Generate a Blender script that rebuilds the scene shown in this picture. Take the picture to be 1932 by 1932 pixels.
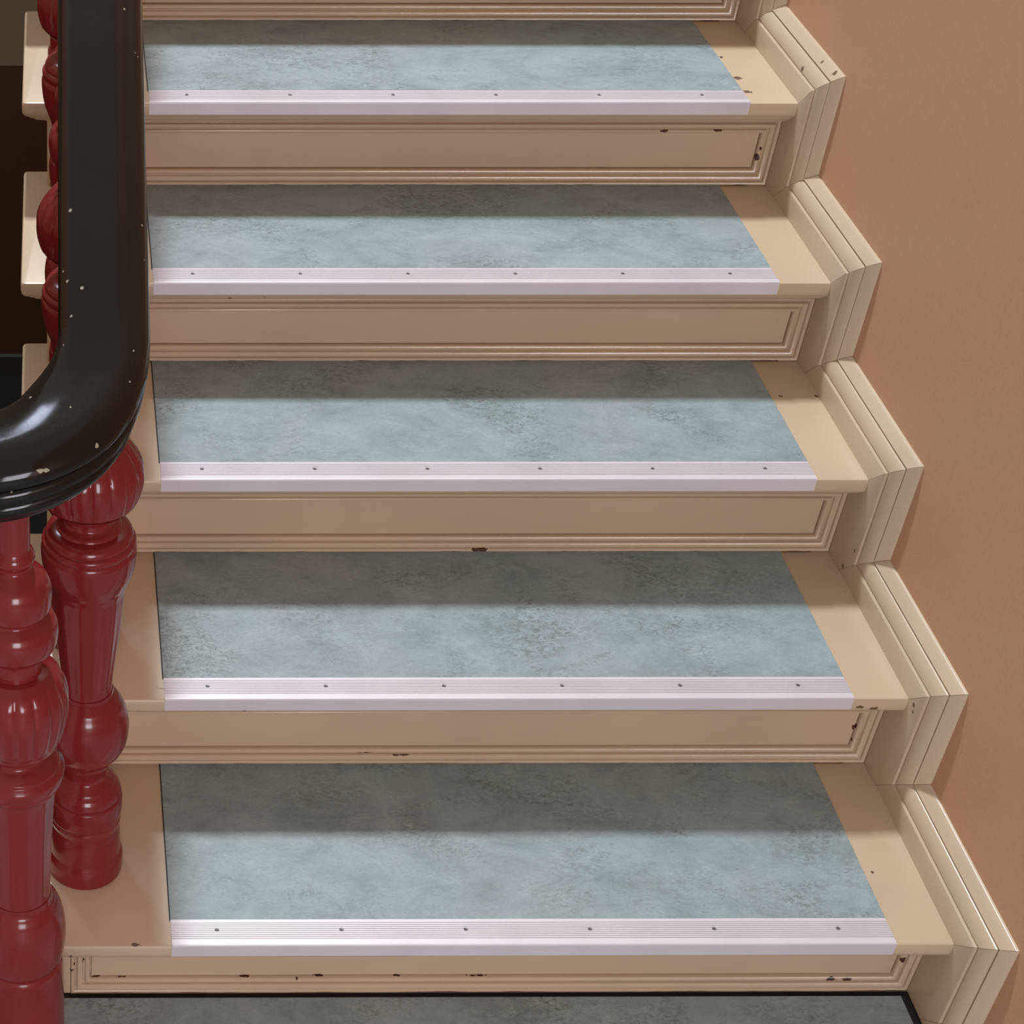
import bpy, bmesh, math, random
from mathutils import Vector

random.seed(7)
scene = bpy.context.scene
for o in list(bpy.data.objects):
    bpy.data.objects.remove(o)

# ------------------------------------------------------------------ camera
cd = bpy.data.cameras.new('camera')
cam = bpy.data.objects.new('camera', cd)
scene.collection.objects.link(cam)
cam.location = (-0.1552, -1.6235, 1.8841)
cam.rotation_euler = (0.8866, -0.0028, -0.0057)
cd.sensor_width = 36.0
cd.lens = 3446.3 / 1932 * 36.0
cd.shift_x = (966 - 126.13) / 1932
cd.shift_y = (1167.17 - 966) / 1932
cd.clip_start = 0.02
scene.camera = cam

# ------------------------------------------------------------------ light
scene.view_settings.view_transform = 'Standard'
scene.view_settings.look = 'None'
scene.view_settings.gamma = 1
scene.view_settings.use_curve_mapping = False
scene.view_settings.exposure = 0.0

world = bpy.data.worlds.new('world')
scene.world = world
world.use_nodes = True
bg = world.node_tree.nodes['Background']
bg.inputs[0].default_value = (1.0, 0.93, 0.80, 1)
bg.inputs[1].default_value = 0.55


def area(name, loc, target, sx, sy, power, col, shape='RECTANGLE'):
    l = bpy.data.lights.new(name, 'AREA')
    l.shape = shape
    l.size = sx
    l.size_y = sy
    l.energy = power
    l.color = col
    o = bpy.data.objects.new(name, l)
    scene.collection.objects.link(o)
    o.location = loc
    d = Vector(target) - Vector(loc)
    o.rotation_euler = d.to_track_quat('-Z', 'Y').to_euler()
    return o


# daylight from the skylight over the stairwell, and the window behind the viewer
area('skylight', (-0.27, 3.60, 5.65), (0.3, 0.9, 0.3), 0.17, 0.55, 340, (0.83, 0.94, 1.0))
area('landing_window', (0.25, -4.2, 1.25), (0.25, 0.5, 0.35), 1.25, 1.2, 74, (0.88, 0.90, 1.0))
area('upper_window', (-2.46, 5.03, 5.87), (-0.17, -0.08, 0.88), 0.75, 1.2, 55, (0.70, 0.78, 1.0))

# ------------------------------------------------------------------ helpers
C = scene.collection


def empty(name, loc, label=None, cat=None, group=None, kind=None):
    o = bpy.data.objects.new(name, None)
    C.objects.link(o)
    o.location = loc
    o.empty_display_size = 0.05
    tag(o, label, cat, group, kind)
    return o


def tag(o, label=None, cat=None, group=None, kind=None):
    if label: o['label'] = label
    if cat: o['category'] = cat
    if group: o['group'] = group
    if kind: o['kind'] = kind
    return o


def mesh_obj(name, bm, m, parent=None, smooth=False, recalc=True):
    if recalc:
        bmesh.ops.recalc_face_normals(bm, faces=bm.faces)
    me = bpy.data.meshes.new(name)
    bm.to_mesh(me)
    bm.free()
    me.materials.append(m)
    if smooth:
        for p in me.polygons:
            p.use_smooth = True
        if smooth is not True:
            me.set_sharp_from_angle(angle=math.radians(smooth))
    o = bpy.data.objects.new(name, me)
    C.objects.link(o)
    if parent is not None:
        o.parent = parent
        o.location = -root_loc(parent)
    return o


def root_loc(o):
    v = Vector((0, 0, 0))
    while o is not None:
        v += o.location
        o = o.parent
    return v


def add_box(bm, x0, x1, y0, y1, z0, z1):
    v = [bm.verts.new(p) for p in ((x0, y0, z0), (x1, y0, z0), (x1, y1, z0), (x0, y1, z0),
                                   (x0, y0, z1), (x1, y0, z1), (x1, y1, z1), (x0, y1, z1))]
    for f in ((0, 3, 2, 1), (4, 5, 6, 7), (0, 1, 5, 4), (1, 2, 6, 5), (2, 3, 7, 6), (3, 0, 4, 7)):
        bm.faces.new([v[i] for i in f])


def loft(bm, rings, closed=True, caps=True):
    R = [[bm.verts.new(p) for p in r] for r in rings]
    n = len(R[0])
    for a, b in zip(R[:-1], R[1:]):
        for i in range(n if closed else n - 1):
            j = (i + 1) % n
            bm.faces.new((a[i], a[j], b[j], b[i]))
    if caps:
        bm.faces.new(list(reversed(R[0])))
        bm.faces.new(R[-1])
    return R


# ------------------------------------------------------------------ materials
def nodes(name):
    m = bpy.data.materials.new(name)
    m.use_nodes = True
    nt = m.node_tree
    b = nt.nodes['Principled BSDF']
    return m, nt, b


def N(nt, t, **kw):
    n = nt.nodes.new(t)
    for k, v in kw.items():
        if k.startswith('i_'):
            n.inputs[k[2:].replace('_', ' ')].default_value = v
        else:
            setattr(n, k, v)
    return n


def ramp(nt, src, stops, interp='LINEAR'):
    r = nt.nodes.new('ShaderNodeValToRGB')
    r.color_ramp.interpolation = interp
    while len(r.color_ramp.elements) < len(stops):
        r.color_ramp.elements.new(0.5)
    for e, (p, c) in zip(r.color_ramp.elements, stops):
        e.position = p
        e.color = c if len(c) == 4 else (*c, 1)
    nt.links.new(src, r.inputs[0])
    return r


def mix(nt, fac, a, b, mode='MIX'):
    n = nt.nodes.new('ShaderNodeMix')
    n.data_type = 'RGBA'
    n.blend_type = mode
    for sock, v in ((0, fac), (6, a), (7, b)):
        if hasattr(v, 'is_output'):
            nt.links.new(v, n.inputs[sock])
        else:
            n.inputs[sock].default_value = v if sock == 0 else (*v, 1)
    return n.outputs[2]


def coords(nt, scale, kind='Object'):
    tc = nt.nodes.new('ShaderNodeTexCoord')
    mp = nt.nodes.new('ShaderNodeMapping')
    mp.inputs['Scale'].default_value = scale
    nt.links.new(tc.outputs[kind], mp.inputs[0])
    return mp.outputs[0]


def noise(nt, vec, scale, detail=3, rough=0.5, dist=0.0):
    n = nt.nodes.new('ShaderNodeTexNoise')
    n.inputs['Scale'].default_value = scale
    n.inputs['Detail'].default_value = detail
    n.inputs['Roughness'].default_value = rough
    n.inputs['Distortion'].default_value = dist
    nt.links.new(vec, n.inputs['Vector'])
    return n.outputs[0]


def bump(nt, b, h, strength, dist=0.001, normal=None):
    n = nt.nodes.new('ShaderNodeBump')
    n.inputs['Strength'].default_value = strength
    n.inputs['Distance'].default_value = dist
    nt.links.new(h, n.inputs['Height'])
    if normal is not None:
        nt.links.new(normal, n.inputs['Normal'])
    nt.links.new(n.outputs[0], b.inputs['Normal'])
    return n.outputs[0]


def spots(nt, c, pts, col):
    """flakes of missing paint, one per (x, y, z, radius, aspect) in the object's own coordinates"""
    if not pts:
        return c
    tc = nt.nodes.new('ShaderNodeTexCoord')
    nz = nt.nodes.new('ShaderNodeTexNoise')
    nz.inputs['Scale'].default_value = 170
    nz.inputs['Detail'].default_value = 2
    nt.links.new(tc.outputs['Object'], nz.inputs['Vector'])
    total = None
    for x, y, z, r, asp in pts:
        sb = N(nt, 'ShaderNodeVectorMath', operation='SUBTRACT')
        nt.links.new(tc.outputs['Object'], sb.inputs[0])
        sb.inputs[1].default_value = (x, y, z)
        ml = N(nt, 'ShaderNodeVectorMath', operation='MULTIPLY')
        nt.links.new(sb.outputs[0], ml.inputs[0])
        ml.inputs[1].default_value = (1 / asp, 1, 1)
        ln = N(nt, 'ShaderNodeVectorMath', operation='LENGTH')
        nt.links.new(ml.outputs[0], ln.inputs[0])
        dv = N(nt, 'ShaderNodeMath', operation='DIVIDE')
        nt.links.new(ln.outputs['Value'], dv.inputs[0])
        dv.inputs[1].default_value = r
        if total is None:
            total = dv.outputs[0]
        else:
            mn = N(nt, 'ShaderNodeMath', operation='MINIMUM')
            nt.links.new(total, mn.inputs[0])
            nt.links.new(dv.outputs[0], mn.inputs[1])
            total = mn.outputs[0]
    ad = N(nt, 'ShaderNodeMath', operation='MULTIPLY_ADD')
    nt.links.new(nz.outputs[0], ad.inputs[0])
    ad.inputs[1].default_value = 2.4
    nt.links.new(total, ad.inputs[2])
    mk = ramp(nt, ad.outputs[0], [(0.0, (1, 1, 1)), (1.0, (0, 0, 0))])
    sc_ = N(nt, 'ShaderNodeMath', operation='LESS_THAN')
    nt.links.new(ad.outputs[0], sc_.inputs[0])
    sc_.inputs[1].default_value = 2.2
    nt.nodes.remove(mk)
    return mix(nt, sc_.outputs[0], c, col)


CHIPS = {
    'rail': [
        (-0.0774, 0.3817, 1.1246, 0.00098, 1), (-0.1393, 0.1526, 0.9945, 0.00158, 1), (-0.0628, 0.1418, 0.9827, 0.00158, 1),
        (-0.1424, 0.079, 0.951, 0.00175, 1), (-0.1276, 0.0646, 0.9508, 0.00175, 1), (-0.1387, 0.0391, 0.9316, 0.00152, 1),
        (-0.0613, 0.1058, 0.9613, 0.00089, 1), (-0.1136, -0.1034, 0.866, 0.00249, 1), (-0.1399, -0.0689, 0.8901, 0.00167, 0.5),
        (-0.1807, -0.0384, 0.8821, 0.00127, 1), (-0.0795, -0.0375, 0.9003, 0.00106, 1), (-0.075, -0.0033, 0.9158, 0.00086, 1),
        (-0.1468, 0.0936, 0.9542, 0.00133, 0.5), (-0.1442, 0.0313, 0.9217, 0.00087, 0.6), (-0.1465, 0.0135, 0.9127, 0.00108, 0.6),
        (-0.0663, 0.3352, 1.0929, 0.00096, 0.5), (-0.0633, 0.3342, 1.0891, 0.00096, 0.5), (-0.1988, -0.1323, 0.831, 0.00124, 1),
        (-0.1669, -0.1309, 0.8556, 0.00205, 3),
    ],
    'cream_tread_paint': [
        (-0.1357, -0.0026, -0.0264, 0.00364, 0.5), (-0.0482, 0.0003, -0.0053, 0.00289, 2.2), (0.9878, 0.3016, 0.1497, 0.00288, 2),
        (1.0079, 0.3021, 0.1461, 0.00289, 2), (0.9823, 1.3012, 0.6604, 0.00586, 1), (0.9834, 1.2449, 0.6604, 0.00578, 1),
        (0.9815, 1.3887, 0.6604, 0.004, 1), (0.1741, 0.914, 0.4652, 0.0017, 1), (0.1128, 0.303, 0.1434, 0.00227, 1),
        (0.1194, 0.9222, 0.4579, 0.00255, 1), (0.994, 0.8329, 0.3323, 0.00272, 1), (0.9877, 0.128, -0.0053, 0.00245, 1),
        (1.05, 0.8344, 0.3323, 0.00274, 1),
    ],
    'cream_gloss_paint': [
        (-0.1291, 0.0452, -0.0985, 0.00301, 0.7), (-0.1335, 0.046, -0.1107, 0.00302, 1), (-0.1173, 0.0486, -0.0958, 0.00376, 0.6),
        (0.2145, 0.0545, -0.1338, 0.00231, 5), (0.1096, 0.0532, -0.134, 0.0023, 4), (-0.0997, 0.0538, -0.1339, 0.0019, 4),
        (-0.0624, 0.0537, -0.1339, 0.0019, 5), (0.1844, 0.0503, -0.1366, 0.00192, 1), (1.0298, 0.0466, -0.0968, 0.00579, 0.9),
        (0.9617, 0.0466, -0.1387, 0.0029, 2.2), (0.9391, 0.0474, -0.1373, 0.00289, 2.5), (0.4391, 0.0539, -0.1339, 0.00195, 8),
        (0.3268, 0.0542, -0.1338, 0.00194, 5), (1.023, 0.359, 0.0601, 0.00512, 0.8), (1.0247, 0.3562, 0.0361, 0.00257, 0.6),
        (0.9501, 1.2432, 0.5938, 0.0029, 2), (1.0273, 1.2466, 0.5459, 0.00589, 0.7), (1.0287, 1.243, 0.5619, 0.00294, 0.6),
        (0.8618, 1.243, 0.5929, 0.00288, 2), (0.5059, 0.6468, 0.1699, 0.00339, 4), (0.3609, 0.3504, 0.012, 0.00161, 8),
        (0.3051, 0.3497, 0.016, 0.0016, 8),
    ],
    'cream_skirting_paint': [
        (1.0529, 0.2858, 0.1678, 0.00329, 1), (1.0529, 0.2825, 0.1587, 0.00247, 1), (1.0588, 1.2302, 0.7054, 0.00481, 1),
        (1.0773, 1.1471, 0.7328, 0.00377, 2), (1.0736, 1.1973, 0.7295, 0.00286, 1), (1.0529, 0.5923, 0.1776, 0.00354, 1.5),
        (1.0529, 0.5745, 0.2206, 0.00262, 1),
    ],
}


def paint(name, col, rough=0.32, chip=0.70, wave=0.25, chipcol=(0.07, 0.025, 0.015)):
    m, nt, b = nodes(name)
    v = coords(nt, (1, 1, 1))
    n1 = noise(nt, v, 3.0, 3)
    base = mix(nt, ramp(nt, n1, [(0.35, (0, 0, 0)), (0.65, (1, 1, 1))]).outputs[0],
               tuple(c * 0.94 for c in col), tuple(min(1, c * 1.05) for c in col))
    vs = coords(nt, (22, 50, 50))
    n2 = noise(nt, vs, 1.0, 4, 0.6, 0.4)
    n3 = noise(nt, v, 5.0, 2)
    ma = N(nt, 'ShaderNodeMath', operation='MULTIPLY')
    nt.links.new(n2, ma.inputs[0])
    nt.links.new(n3, ma.inputs[1])
    cm = ramp(nt, ma.outputs[0], [(chip * 0.62, (0, 0, 0)), (chip * 0.62 + 0.01, (1, 1, 1))]).outputs[0]
    c = mix(nt, cm, base, chipcol)
    c = spots(nt, c, CHIPS.get(name, []), chipcol)
    nt.links.new(c, b.inputs['Base Color'])
    b.inputs['Roughness'].default_value = rough
    b.inputs['Specular IOR Level'].default_value = 0.6
    vb = coords(nt, (18, 40, 40))
    bump(nt, b, noise(nt, vb, 1.0, 3), wave, 0.002)
    return m


M_cream = paint('cream_gloss_paint', (0.565, 0.405, 0.268), 0.18, 0.80, 0.30)
M_tread = paint('cream_tread_paint', (0.545, 0.405, 0.272), 0.38, 0.80, 0.10, (0.13, 0.08, 0.055))
M_skirt = paint('cream_skirting_paint', (0.545, 0.415, 0.285), 0.34, 0.80, 0.15, (0.17, 0.10, 0.07))


def wall_paint(name, col):
    m, nt, b = nodes(name)
    v = coords(nt, (1, 1, 1))
    n1 = noise(nt, v, 1.6, 4, 0.5)
    c = mix(nt, n1, tuple(x * 0.95 for x in col), tuple(x * 1.06 for x in col))
    n4 = noise(nt, v, 260, 2)
    c2 = mix(nt, 0.10, c, n4, 'OVERLAY')
    nt.links.new(c2, b.inputs['Base Color'])
    b.inputs['Roughness'].default_value = 0.55
    bump(nt, b, noise(nt, v, 130, 3), 0.12, 0.002)
    return m


M_wall = wall_paint('terracotta_wall_paint', (0.54, 0.295, 0.170))
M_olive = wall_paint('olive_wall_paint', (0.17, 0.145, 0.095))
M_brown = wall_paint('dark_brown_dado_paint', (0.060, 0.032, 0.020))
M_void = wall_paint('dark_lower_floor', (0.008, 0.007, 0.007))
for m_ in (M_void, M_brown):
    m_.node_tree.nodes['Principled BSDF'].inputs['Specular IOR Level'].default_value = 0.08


def lino(name, gain=1.0):
    m, nt, b = nodes(name)
    v = coords(nt, (1, 1, 1))
    # dark and light flecks drawn out along the length of the tread
    vs = coords(nt, (1, 1.35, 1.35))
    big = noise(nt, v, 3.2, 3, 0.55, 0.3)
    mid = noise(nt, vs, 11, 10, 0.74, 0.5)
    fine = noise(nt, coords(nt, (1, 1.5, 1.5)), 95, 6, 0.8, 0.9)
    g = gain
    base = ramp(nt, mid, [(0.30, (0.163 * g, 0.203 * g, 0.217 * g)), (0.47, (0.232 * g, 0.282 * g, 0.304 * g)),
                          (0.66, (0.290 * g, 0.343 * g, 0.370 * g))]).outputs[0]
    tint = ramp(nt, big, [(0.35, (0.95, 1.0, 1.0)), (0.62, (1.0, 0.975, 0.97))]).outputs[0]
    c = mix(nt, 1.0, base, tint, 'MULTIPLY')
    blot = noise(nt, vs, 6.0, 5, 0.62, 0.5)
    bm_ = ramp(nt, blot, [(0.50, (0.12, 0.12, 0.12)), (0.66, (1, 1, 1))]).outputs[0]
    fd = ramp(nt, fine, [(0.48, (0, 0, 0)), (0.58, (1, 1, 1))]).outputs[0]
    mm = mix(nt, 1.0, bm_, fd, 'MULTIPLY')
    c = mix(nt, mm, c, (0.125 * g, 0.15 * g, 0.15 * g))
    fl = ramp(nt, fine, [(0.32, (1, 1, 1)), (0.42, (0, 0, 0))]).outputs[0]
    ff = N(nt, 'ShaderNodeMath', operation='MULTIPLY')
    nt.links.new(fl, ff.inputs[0])
    ff.inputs[1].default_value = 0.5
    c = mix(nt, ff.outputs[0], c, (0.39 * g, 0.44 * g, 0.44 * g))
    f2 = noise(nt, coords(nt, (1, 3.0, 3.0)), 170, 2, 0.6, 0.5)
    dk = ramp(nt, f2, [(0.62, (0, 0, 0)), (0.70, (1, 1, 1))]).outputs[0]
    dm = N(nt, 'ShaderNodeMath', operation='MULTIPLY')
    nt.links.new(dk, dm.inputs[0])
    dm.inputs[1].default_value = 0.45
    c = mix(nt, dm.outputs[0], c, (0.12 * g, 0.15 * g, 0.15 * g))
    nt.links.new(c, b.inputs['Base Color'])
    b.inputs['Roughness'].default_value = 0.5
    bump(nt, b, f2, 0.03, 0.001)
    return m


M_lino = lino('marbled_linoleum', 1.10)
M_lino_floor = lino('marbled_linoleum_landing', 1.30)


def simple(name, col, rough=0.5, metal=0.0, bumpscale=None, bs=0.1):
    m, nt, b = nodes(name)
    v = coords(nt, (1, 1, 1))
    n1 = noise(nt, v, 14, 3)
    c = mix(nt, n1, tuple(x * 0.9 for x in col), tuple(min(1, x * 1.08) for x in col))
    nt.links.new(c, b.inputs['Base Color'])
    b.inputs['Roughness'].default_value = rough
    b.inputs['Metallic'].default_value = metal
    if bumpscale:
        bump(nt, b, noise(nt, v, bumpscale, 2), bs, 0.001)
    return m


M_alu = simple('brushed_aluminium', (0.66, 0.61, 0.665), 0.42, 0.2)
M_edge = simple('bare_wood_edge', (0.10, 0.05, 0.032), 0.6)
M_screw = simple('screw_head_steel', (0.16, 0.15, 0.16), 0.5, 0.6)
M_seal = simple('dark_rubber_seal', (0.022, 0.02, 0.024), 0.6)
M_red = simple('oxblood_gloss_paint', (0.205, 0.018, 0.019), 0.16, 0.0, 35, 0.10)
M_red.node_tree.nodes['Principled BSDF'].inputs['Specular IOR Level'].default_value = 0.36


def black_lacquer():
    m, nt, b = nodes('worn_black_lacquer')
    v = coords(nt, (1, 1, 1))
    n1 = noise(nt, v, 9, 4, 0.6)
    c = mix(nt, n1, (0.006, 0.005, 0.005), (0.014, 0.009, 0.007))
    chips = noise(nt, v, 42, 2, 0.5, 0.3)
    rare = noise(nt, v, 9, 1)
    mu = N(nt, 'ShaderNodeMath', operation='MULTIPLY')
    nt.links.new(chips, mu.inputs[0])
    nt.links.new(rare, mu.inputs[1])
    cm = ramp(nt, mu.outputs[0], [(0.475, (0, 0, 0)), (0.485, (1, 1, 1))]).outputs[0]
    c = spots(nt, c, CHIPS.get('rail', []), (0.34, 0.31, 0.24))
    nt.links.new(c, b.inputs['Base Color'])
    b.inputs['Roughness'].default_value = 0.27
    scr = noise(nt, coords(nt, (1, 1, 1)), 90, 6, 0.7, 1.0)
    r = ramp(nt, scr, [(0.3, (0.09, 0.09, 0.09)), (0.75, (0.17, 0.17, 0.17))]).outputs[0]
    b.inputs['Specular IOR Level'].default_value = 0.28
    nt.links.new(r, b.inputs['Roughness'])
    bump(nt, b, noise(nt, coords(nt, (1, 1, 1)), 60, 3), 0.04, 0.001)
    return m


M_rail = black_lacquer()

# ------------------------------------------------------------------ stair measures (metres)
G, R, OV = 0.30, 0.165, 0.0474
dz = [-.0053, -.0005, .0023, -.0005, .0004, 0.0]
dy = [-.0040, .0016, .0015, .0027, -.0018, 0.0]
dr = [.0031, .0016, -.0067, -.0036, .0045, 0.0]       # riser k+1
lx0 = [.0005, -.0009, .0017, -.0019, -.0017, 0.0]
lx1 = [.0005, .0004, .0011, -.0020, 0.0, 0.0]
NS = 6
AL, W, XTE, HA = 0.0472, 0.9747, 1.0529, 0.0182
XLE, XST = -0.2087, -0.168
XW = XTE + 0.0305
ZF = -R + 0.0036
Yt = [k * G + dy[k] for k in range(NS)]
Zt = [k * R + dz[k] for k in range(NS)]


def riser_y(k):                                    # front of the riser under tread k
    return k * G + OV + (dr[k - 1] if k > 0 else 0.0)


# ------------------------------------------------------------------ setting
bm = bmesh.new()
add_box(bm, XW, XW + 0.2, -5.0, 4.6, -1.65, 6.5)
tag(mesh_obj('wall_right', bm, M_wall), 'terracotta tan painted wall rising beside the stairs', kind='structure')

# landing floor: concrete base, linoleum sheet with its dark sealed edge
bm = bmesh.new()
add_box(bm, -1.6, XW, -3.0, -0.012, -0.40, ZF - 0.003)
add_box(bm, XST, XW, -0.012, OV + 0.30, -0.40, ZF - 0.003)
tag(mesh_obj('floor', bm, M_seal), 'dark sealed landing floor at the foot of the stairs', kind='structure')
bm = bmesh.new()
ye = OV - 0.011
pts = [(-1.6, -3.0), (XTE - 0.012, -3.0), (XTE - 0.012, ye), (-0.150, ye), (-0.150, -0.02), (-1.6, -0.02)]
loft(bm, [[(x, y, ZF - 0.003) for x, y in pts], [(x, y, ZF) for x, y in pts]])
tag(mesh_obj('landing_linoleum', bm, M_lino_floor), 'grey-green marbled linoleum covering the landing floor at the foot of the stairs', 'floor covering')

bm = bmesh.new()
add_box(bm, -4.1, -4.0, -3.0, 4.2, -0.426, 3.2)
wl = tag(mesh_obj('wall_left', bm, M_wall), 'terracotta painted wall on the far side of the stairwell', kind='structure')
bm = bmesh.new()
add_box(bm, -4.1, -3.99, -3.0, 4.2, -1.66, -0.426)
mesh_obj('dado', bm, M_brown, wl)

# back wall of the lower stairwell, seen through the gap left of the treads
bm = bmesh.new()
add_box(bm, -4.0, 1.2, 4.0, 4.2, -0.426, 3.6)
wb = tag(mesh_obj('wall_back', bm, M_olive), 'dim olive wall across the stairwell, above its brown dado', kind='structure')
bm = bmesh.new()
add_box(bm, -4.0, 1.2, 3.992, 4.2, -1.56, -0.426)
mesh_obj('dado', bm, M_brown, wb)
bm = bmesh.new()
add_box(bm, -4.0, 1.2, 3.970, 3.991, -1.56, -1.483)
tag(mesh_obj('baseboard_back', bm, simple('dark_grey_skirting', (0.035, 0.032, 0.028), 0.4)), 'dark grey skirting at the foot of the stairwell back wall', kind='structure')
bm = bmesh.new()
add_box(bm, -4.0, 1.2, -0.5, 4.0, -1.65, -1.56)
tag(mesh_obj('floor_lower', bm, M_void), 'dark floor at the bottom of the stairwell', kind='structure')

# ------------------------------------------------------------------ stepped skirting on the wall
SK = [(0.0, 0.0), (0.0, 0.0362), (0.0008, 0.0376), (0.0052, 0.0380), (0.0056, 0.0402), (0.0040, 0.0412), (0.0046, 0.0450),
      (0.0068, 0.0505), (0.0098, 0.0552), (0.0130, 0.0588), (0.0142, 0.0598), (0.0172, 0.0603), (0.0176, 0.0628), (0.0148, 0.0638),
      (0.0180, 0.0675), (0.0225, 0.0725), (0.0265, 0.0765), (0.0280, 0.0775)]


def skirt_piece(kind, k, parent):
    bm = bmesh.new()
    prof = [(XTE + x, d) for x, d in SK] + [(XW + 0.004, SK[-1][1]), (XW + 0.004, 0.0)]
    A, B = [], []
    if kind == 'h':                                # along tread k (k = -1: along the landing)
        z = Zt[k] if k >= 0 else ZF
        y_front = Yt[k] if k >= 0 else -1.2
        y_back = Yt[k + 1] if k + 1 < NS else (k + 1) * G
        for x, d in prof:
            A.append((x, y_front - d + 0.0003, z + d))
            B.append((x, y_back - d - 0.0003, z + d))
    else:                                          # up the riser under tread k
        z0 = Zt[k - 1] if k > 0 else ZF
        y = Yt[k]
        vp = [(XTE, -0.075)] + prof[:-1] + [(XW + 0.004, -0.075)]
        for x, d in vp:
            dd = max(d, 0.0)
            A.append((x, y - d, z0 + dd + 0.0003))
            B.append((x, y - d, Zt[k] + dd - 0.0003))
    loft(bm, [A, B], caps=(kind == 'h'))
    return mesh_obj('skirting_board', bm, M_skirt, parent, smooth=40)


sk = empty('baseboard_right', (XTE, 0, ZF), 'cream moulded skirting that steps up the wall beside the treads', kind='structure')
for k in range(-1, 6):
    if k < 5 or True:
        skirt_piece('h', k, sk) if k < 5 else None
for k in range(0, 6):
    skirt_piece('v', k, sk)

# ------------------------------------------------------------------ staircase
stair = empty('staircase', (0.4, 0.75, ZF),
              'cream painted wooden staircase with overhanging treads and panelled risers, rising beside the terracotta wall', 'staircase')

NOSE = [(0.0042, 0.0), (0.0016, -0.0010), (0.0004, -0.0034), (0.0, -0.0060), (0.0, -0.0150), (0.0008, -0.0200),
        (0.0030, -0.0240), (0.0070, -0.0268), (0.0110, -0.0285), (0.0120, -0.0310), (0.0165, -0.0316), (0.0175, -0.0335),
        (0.0200, -0.0375), (0.0250, -0.0402), (0.0300, -0.0412), (0.0310, -0.0432), (0.0345, -0.0436), (0.0350, -0.0460)]


def tread_ring(k, i, z):
    y0, yb = Yt[k], riser_y(k + 1) if k < 5 else (k + 1) * G + OV
    ye = (k + 1) * G + 0.100
    cr = 0.007
    P = [(XTE, y0 + i), (XTE, yb + 0.03), (XST, yb + 0.03), (XST, ye - i)]
    # rounded back-left corner of the return, then front-left corner
    for a in range(5):
        t = math.radians(90 + a * 22.5)
        P.append((XLE + i + cr + cr * math.cos(t), ye - i - cr + cr * math.sin(t)))
    for a in range(5):
        t = math.radians(180 + a * 22.5)
        P.append((XLE + i + cr + cr * math.cos(t), y0 + i + cr + cr * math.sin(t)))
    return [(x, y, Zt[k] + z) for x, y in P]


def mitred_frame(bm, x0, x1, z0, z1, yf, prof, sides='lrtb'):
    """picture-frame moulding: prof = list of (inset, proud)"""
    rings = []
    for t, p in prof:
        rings.append([(x0 + t, yf - p, z0 + t), (x1 - t, yf - p, z0 + t), (x1 - t, yf - p, z1 - t), (x0 + t, yf - p, z1 - t)])
    loft(bm, rings, closed=True, caps=False)


for k in range(NS):
    bm = bmesh.new()
    loft(bm, [tread_ring(k, i, z) for i, z in NOSE])
    mesh_obj('tread', bm, M_tread, stair, smooth=35)

for k in range(NS):
    yf = riser_y(k)
    z0 = (Zt[k - 1] if k > 0 else ZF - 0.001) + 0.0006
    z1 = Zt[k] - 0.0462
    xa, xb = -0.1345, XTE - 0.0004
    r = empty('riser', (0.4, yf, z0))
    r.parent = stair
    r.location = Vector((0.4, yf, z0)) - root_loc(stair)
    bm = bmesh.new()                               # recessed panel
    add_box(bm, xa + 0.0296, xb - 0.0296, yf + 0.0065, yf + 0.018, z0 + 0.0296, z1 - 0.0280)
    add_box(bm, xa + 0.002, xb - 0.002, yf + 0.0145, yf + 0.022, z0 + 0.002, z1)
    mesh_obj('panel', bm, M_cream, r)
    bm = bmesh.new()                               # moulded frame, four mitred bars
    pr_ = [(0.0, -0.010), (0.0, 0.0014), (0.0010, 0.0026), (0.0022, 0.0027), (0.0036, 0.0021), (0.0048, 0.0011), (0.0058, -0.0001), (0.0062, -0.0024),
           (0.0080, -0.0024), (0.0086, 0.0018), (0.0098, 0.0034), (0.0118, 0.0035), (0.0136, 0.0028), (0.0152, 0.0017), (0.0166, 0.0002), (0.0171, -0.0034),
           (0.0194, -0.0034), (0.0200, -0.0004), (0.0216, 0.0006), (0.0236, 0.0001), (0.0254, -0.0012), (0.0266, -0.0030), (0.0270, -0.0150)]
    mitred_frame(bm, xa, xb, z0, z1, yf, pr_)
    mesh_obj('frame_moulding', bm, M_cream, r, smooth=50)
    bm = bmesh.new()                               # worn dark line where the riser meets the tread
    rnd = random.Random(k + 3)
    n = 130
    top, bot = [], []
    hgt = 0.0014
    for i in range(n + 1):
        x = lx0[k] + (xb - 0.03) * i / n if k else xa + (xb - xa) * i / n
        hgt = 0.75 * hgt + 0.25 * rnd.choice((0.0, 0.0, 0.0006, 0.0016, 0.0034))
        top.append(bm.verts.new((x, yf - 0.0030, z0 + 0.0006 + hgt)))
        bot.append(bm.verts.new((x, yf - 0.0032, z0 + 0.0002)))
    for i in range(n):
        bm.faces.new((bot[i], bot[i + 1], top[i + 1], top[i]))
    mesh_obj('worn_edge', bm, M_edge, r)
    bm = bmesh.new()                               # narrow corner strip at the open end
    add_box(bm, XST, xa - 0.0006, yf - 0.001, yf + 0.02, z0, z1 + 0.001)
    mesh_obj('corner_strip', bm, M_cream, r)

# outer string under the open ends of the treads
bm = bmesh.new()
P = []
for k in range(NS):
    zb = Zt[k - 1] if k > 0 else ZF
    y = riser_y(k) + 0.012
    P.append((y, zb - 0.045 if k > 0 else ZF + 0.001))
    P.append((y, Zt[k] - 0.0455))
P.append((1.95, Zt[5] - 0.0455))
P.append((1.95, Zt[5] - 0.22))
P.append((riser_y(0) + 0.30, ZF + 0.001))
loft(bm, [[(XST, y, z) for y, z in P], [(XST + 0.022, y, z) for y, z in P]])
mesh_obj('outer_string', bm, M_cream, stair)

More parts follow.
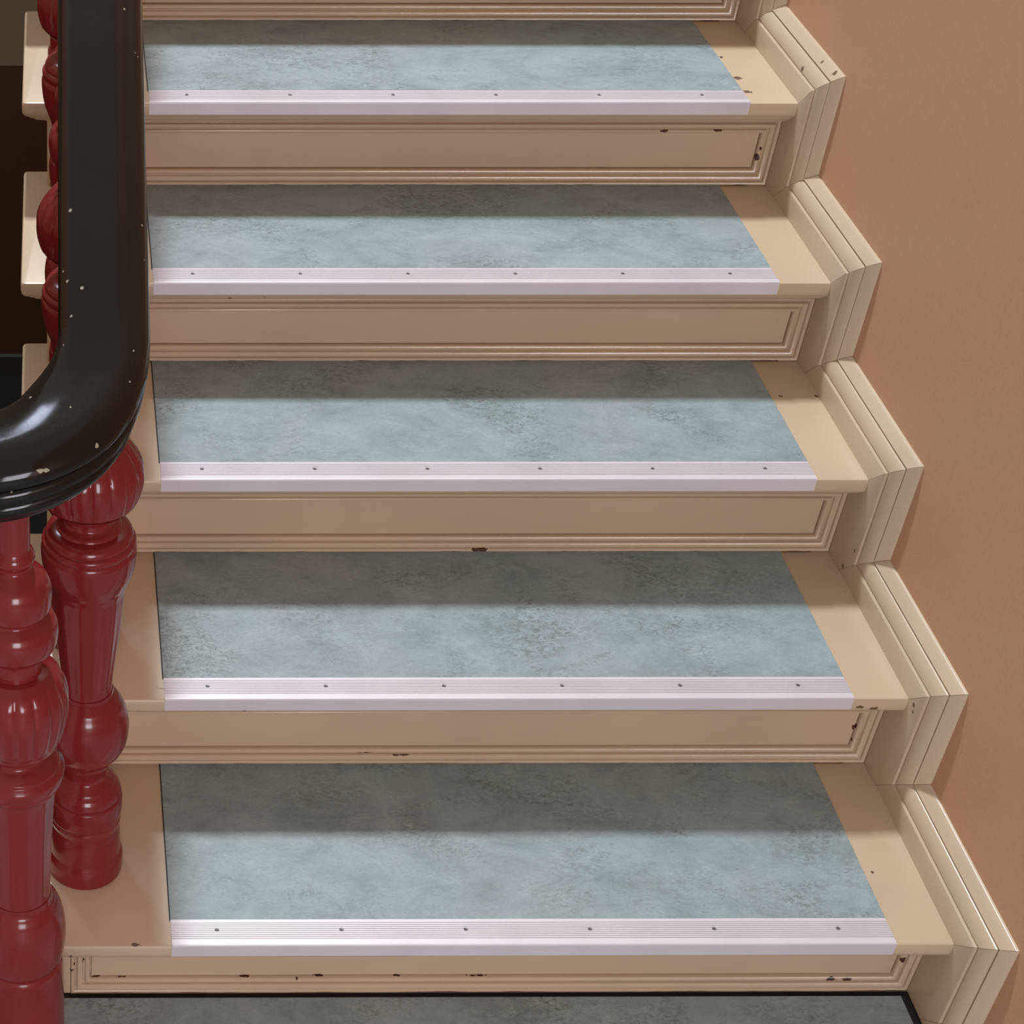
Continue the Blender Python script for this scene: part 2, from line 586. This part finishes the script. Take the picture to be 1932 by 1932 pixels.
# ------------------------------------------------------------------ linoleum sheets on the treads
ORD = ['bottom step', 'second step from the bottom', 'third step from the bottom', 'fourth step from the bottom', 'fifth and highest visible tread', 'sixth step']
for k in range(5):
    bm = bmesh.new()
    x0, x1 = lx0[k], W + lx1[k]
    y0, y1 = Yt[k] + AL - 0.001, riser_y(k + 1) + 0.002
    add_box(bm, x0, x1, y0, y1, Zt[k] + 0.0002, Zt[k] + 0.0024)
    o = mesh_obj('linoleum_sheet', bm, M_lino)
    tag(o, 'blue-grey marbled linoleum sheet covering the ' + ORD[k], 'linoleum', 'linoleum sheets on the treads')
    bm = bmesh.new()                               # thin dark joint along the left edge
    add_box(bm, x0 - 0.0016, x0, y0, y1 - 0.003, Zt[k] + 0.0001, Zt[k] + 0.0016)
    mesh_obj('edge_joint', bm, M_seal, o)


# ------------------------------------------------------------------ aluminium nosing strips
def nosing(k):
    x0, x1 = lx0[k], W + lx1[k]
    y, z = Yt[k], Zt[k]
    root = empty('nosing_strip', (0.48, y, z),
                 'ribbed aluminium nosing strip screwed along the front edge of the ' + ORD[k], 'nosing strip', 'aluminium nosing strips')
    # cross-section from the back edge forward over the top and down the front
    S = [(AL, 0.0005), (AL - 0.0004, 0.0022), (AL - 0.0018, 0.0030), (AL - 0.0085, 0.0032)]
    n, a, b = 8, AL - 0.0090, 0.0110
    pitch = (a - b) / n
    for i in range(n):
        t = a - i * pitch
        S += [(t, 0.0022), (t - pitch * 0.30, 0.0022), (t - pitch * 0.38, 0.0031), (t - pitch * 0.92, 0.0031)]
    S += [(b, 0.0022), (b - 0.0012, 0.0022), (b - 0.0016, 0.0032), (0.0002, 0.0032), (-0.0012, 0.0029), (-0.0021, 0.0020), (-0.0024, 0.0005),
          (-0.0024, -0.0030), (-0.0024, -HA), (-0.0008, -HA - 0.0006), (-0.0001, -HA), (-0.0001, -0.0050), (0.0010, -0.0020), (0.0045, 0.0005)]
    bm = bmesh.new()
    loft(bm, [[(x0, y + 0.0020 + u, z + w - 0.0008) for u, w in S], [(x1, y + 0.0020 + u, z + w - 0.0008) for u, w in S]])
    mesh_obj('ribbed_profile', bm, M_alu, root)
    for i in range(6):
        xs = x0 + 0.062 + i * 0.1685
        bm = bmesh.new()
        c = (xs, y + AL - 0.0195, z + 0.0022)
        rr = [(0.0028, 0.0), (0.0028, 0.0006), (0.0022, 0.0011), (0.0008, 0.0009), (0.0007, 0.0002)]
        loft(bm, [[(c[0] + q * math.cos(t * math.pi / 6), c[1] + q * math.sin(t * math.pi / 6), c[2] + h) for t in range(12)] for q, h in rr])
        s = mesh_obj('screw', bm, M_screw, root)
    return root


for k in range(5):
    nosing(k)

# ------------------------------------------------------------------ turned balusters
SEG = 160


def catmull(P, sub=5):
    out = []
    for i in range(len(P) - 1):
        p1, p2 = P[i], P[i + 1]
        out.append(p1)
        if abs(p1[0] - p2[0]) < 0.0045:
            continue
        p0 = P[i - 1] if i else p1
        p3 = P[i + 2] if i + 2 < len(P) else p2
        for s in range(1, sub):
            t = s / sub
            r = 0.5 * (2 * p1[1] + (p2[1] - p0[1]) * t + (2 * p0[1] - 5 * p1[1] + 4 * p2[1] - p3[1]) * t * t + (3 * p1[1] - p0[1] - 3 * p2[1] + p3[1]) * t ** 3)
            lo, hi = min(p1[1], p2[1]), max(p1[1], p2[1])
            r = min(max(r, lo - 0.0012), hi + 0.0012)
            out.append((p1[0] + (p2[0] - p1[0]) * t, r))
    out.append(P[-1])
    return out


def turned(name, cx, cy, z0, prof, parent, mod=None, slant=0.0, lip=True):
    """lathe from (z, r) going up; mod(theta, t) scales the radius"""
    prof = catmull(prof)
    bm = bmesh.new()
    rings = []
    za, zb = prof[0][0], prof[-1][0]
    for z, r in prof:
        t = (z - za) / (zb - za)
        ring = []
        for s in range(SEG):
            th = 2 * math.pi * s / SEG
            q = r * (mod(th, t) if mod else 1.0)
            ring.append((cx + q * math.cos(th), cy + q * math.sin(th), z0 + z))
        rings.append(ring)
    loft(bm, rings)
    return mesh_obj(name, bm, M_red, parent, smooth=55)


def lobes(th, t):                                  # gadrooned knop
    e = max(0.0, min(1.0, min(t, 1 - t) * 7))
    return 1 - 0.045 * e * (1 - abs(math.sin(th * 8)) ** 0.6)


def flutes(th, t):                                 # shallow fluted shaft
    e = max(0.0, min(1.0, min(t, 1 - t) * 12))
    return 1 - 0.028 * e * (0.5 + 0.5 * math.cos(th * 12))


UP_NECK = [(0.716, 0.030), (0.735, 0.0285), (0.745, 0.033), (0.752, 0.0445), (0.765, 0.0480), (0.780, 0.0475), (0.790, 0.043),
           (0.7935, 0.0345), (0.796, 0.0325), (0.800, 0.0330), (0.803, 0.0385), (0.812, 0.0405), (0.826, 0.0412), (0.836, 0.0395),
           (0.846, 0.0345), (0.853, 0.0250), (0.858, 0.0195), (0.864, 0.0190), (0.868, 0.0225), (0.8735, 0.0233), (0.879, 0.0215), (0.883, 0.0185)]


def baluster(cx, cy, z0, top, label, newel=False):
    root = empty('newel_post' if newel else 'baluster', (cx, cy, z0), label, 'newel post' if newel else 'baluster',
                 None if newel else 'red turned balusters on the treads')
    f = 1.0
    if newel:
        k1 = 1.02
        turned('base', cx, cy, z0, [(0.0, 0.058), (0.05, 0.0575), (0.052, 0.0560), (0.14, 0.0555), (0.215, 0.0540), (0.226, 0.0530),
                                    (0.232, 0.0500)], root)
        turned('lower_ball', cx, cy, z0, [(0.230, 0.050), (0.245, 0.0545), (0.262, 0.0568), (0.280, 0.0574), (0.298, 0.0565), (0.315, 0.0535),
                                          (0.330, 0.0485), (0.3420, 0.0425), (0.3450, 0.0400), (0.3490, 0.0405), (0.3530, 0.0395)], root)
        turned('shaft', cx, cy, z0, [(0.353, 0.0385), (0.370, 0.0388), (0.44, 0.0408), (0.51, 0.0435), (0.530, 0.0452), (0.538, 0.0462)], root, flutes)
        turned('collar', cx, cy, z0, [(0.538, 0.0470), (0.545, 0.0505), (0.549, 0.0500), (0.552, 0.0535), (0.560, 0.0552), (0.568, 0.0548),
                                      (0.572, 0.0500), (0.577, 0.0490), (0.580, 0.0445), (0.587, 0.0345), (0.596, 0.0340), (0.600, 0.0400),
                                      (0.606, 0.0430), (0.610, 0.0475)], root)
        turned('gadrooned_knop', cx, cy, z0, [(0.610, 0.0490), (0.622, 0.0535), (0.636, 0.0568), (0.652, 0.0592), (0.668, 0.0604),
                                             (0.684, 0.0590), (0.698, 0.0550), (0.709, 0.0480), (0.716, 0.0380)], root, lobes)
        s_ = 0.0
    else:
        turned('base', cx, cy, z0, [(0.0, 0.0520), (0.003, 0.0528), (0.024, 0.0528), (0.030, 0.0518), (0.034, 0.0495), (0.038, 0.0480), (0.0385, 0.0490),
                                    (0.070, 0.0480), (0.086, 0.0462), (0.092, 0.0470), (0.098, 0.0482), (0.1000, 0.0466), (0.1030, 0.0466), (0.1045, 0.0485),
                                    (0.120, 0.0500), (0.134, 0.0498), (0.1400, 0.0490), (0.1415, 0.0470), (0.1445, 0.0472), (0.146, 0.0480), (0.154, 0.0462), (0.160, 0.0430),
                                    (0.162, 0.0405), (0.166, 0.0385), (0.172, 0.0330), (0.178, 0.0285), (0.187, 0.0290), (0.197, 0.0320), (0.204, 0.0345), (0.212, 0.0350)], root)
        turned('lower_ball', cx, cy, z0, [(0.212, 0.0385), (0.218, 0.0425), (0.227, 0.0485), (0.241, 0.0535), (0.256, 0.0556), (0.272, 0.0555), (0.288, 0.0528),
                                          (0.302, 0.0475), (0.3130, 0.0410), (0.3180, 0.0365), (0.3210, 0.0335), (0.3250, 0.0345), (0.3290, 0.0335)], root)
        turned('shaft', cx, cy, z0, [(0.329, 0.0322), (0.345, 0.0333), (0.409, 0.0392), (0.470, 0.0440), (0.492, 0.0452), (0.502, 0.0470)], root, flutes)
        turned('collar', cx, cy, z0, [(0.502, 0.0475), (0.510, 0.0505), (0.522, 0.0545), (0.535, 0.0570), (0.548, 0.0582), (0.557, 0.0584), (0.5605, 0.0572), (0.562, 0.0560),
                                      (0.5650, 0.0572), (0.570, 0.0574), (0.5725, 0.0560), (0.574, 0.0535), (0.5770, 0.0540), (0.583, 0.0515), (0.5865, 0.0460), (0.5880, 0.0400), (0.5905, 0.0395), (0.5930, 0.0360),
                                      (0.596, 0.0305), (0.603, 0.0290), (0.609, 0.0305), (0.6115, 0.0345), (0.6145, 0.0355), (0.616, 0.0400), (0.621, 0.0480), (0.627, 0.0530), (0.6295, 0.0560)], root)
        turned('gadrooned_knop', cx, cy, z0, [(0.6295, 0.0535), (0.6310, 0.0535), (0.6325, 0.0585), (0.640, 0.0612), (0.650, 0.0636), (0.662, 0.0648), (0.676, 0.0635), (0.690, 0.0580),
                                             (0.702, 0.0500), (0.710, 0.0420), (0.716, 0.0320)], root, lobes)
    neck = [(z, r) for z, r in UP_NECK] + [(0.888, 0.0182), (top, 0.0182)]
    if top < 0.90:
        neck = [(z, r) for z, r in UP_NECK] + [(max(top, 0.89), 0.0182)]
    turned('neck', cx, cy, z0, neck, root)
    return root


RH, RHS = 0.9177, 1.773


for k in range(6):
    y = k * G + 0.150
    lab = ['whole oxblood red turned baluster standing on the bottom step, below the handrail bend',
           'red turned baluster on the second step, mostly behind the baluster and handrail in front',
           'red turned baluster on the third step, showing only slivers left of the black handrail',
           'red turned baluster on the fourth step, peeping out left of the handrail',
           'red turned baluster on the fifth step, near the top left of the picture',
           'red turned baluster on the sixth step, at the very top left edge of the handrail'][k]
    baluster(-0.1145, y, Zt[k], y * 0.55 + RH - 0.090 - Zt[k], lab)
baluster(-0.2000, -0.079, ZF, 0.775 - ZF + 0.012, 'thick red turned newel post on the landing floor under the curving end of the handrail', newel=True)

# ------------------------------------------------------------------ handrail
HP = [(0.0, 0.0), (0.014, -0.0004), (0.026, -0.0016), (0.036, -0.0042), (0.0430, -0.0085), (0.0470, -0.0140), (0.0480, -0.0185),
      (0.0465, -0.0215), (0.0432, -0.0228), (0.0428, -0.0245), (0.0445, -0.0262), (0.0455, -0.0295), (0.0445, -0.0328), (0.0415, -0.0342),
      (0.0385, -0.0350), (0.0382, -0.0366), (0.0400, -0.0385), (0.0400, -0.0425), (0.0375, -0.0455), (0.0335, -0.0470), (0.0320, -0.0500),
      (0.0260, -0.0535), (0.0200, -0.0555), (0.0, -0.0555)]
full = HP + [(-x, z) for x, z in reversed(HP[1:-1])]


def rail_path():
    Xs, Xc, Y0, h, th1, ry = -.1039, -.2128, .0438, RH, 2.4155, .1227
    rx = Xs - Xc
    pts = []
    n0 = 24
    for i in range(n0):
        Y = Y0 + 2.0 * (1 - i / n0)
        pts.append((Xs, Y, .55 * Y + h, 1.0, 0.0, 0.0))
    z = .55 * Y0 + h
    n = 72
    for i in range(n + 1):
        th = i * math.pi / n
        tx, ty = -rx * math.sin(th), -ry * math.cos(th)
        L = math.hypot(tx, ty)
        pts.append((Xc + rx * math.cos(th), Y0 - ry * math.sin(th), z, -ty / L, tx / L, min(1.0, th)))
        z -= .55 * max(0, 1 - th / th1) * L * math.pi / n
    for i in range(1, 8):                          # runs on down beside the lower flight
        d = 0.06 * i
        pts.append((2 * Xc - Xs, Y0 + d, z - 0.5 * d * min(1, d / 0.2), -1.0, 0.0, 1.0))
    return pts


def sweep(prof, name, parent):
    bm = bmesh.new()
    rings = []
    for X, Y, Z, nx, ny, b in rail_path():
        ring = []
        sm = b * b * (3 - 2 * b)
        for o, d in prof:
            w = o * (1 + 0.2692 * sm)
            ring.append((X + w * nx, Y + w * ny, Z + d * RHS))
        rings.append(ring)
    loft(bm, rings)
    return mesh_obj(name, bm, M_rail, parent, smooth=40)


hr = empty('handrail', (-0.104, 0.04, 0.94), 'wide black lacquered handrail with chipped paint, curving left over the newel post', 'handrail')
iu = 9
top_part = HP[:iu] + [(0.040, -0.0232)]
full_top = top_part + [(-x, z) for x, z in reversed(top_part[1:])]
low = [(0.0400, -0.0233)] + HP[iu:-1] + [(-x, z) for x, z in reversed(HP[iu:-1])] + [(-0.0400, -0.0233)]
sweep(full_top, 'rail_cap', hr)
sweep(low, 'side_moulding', hr)
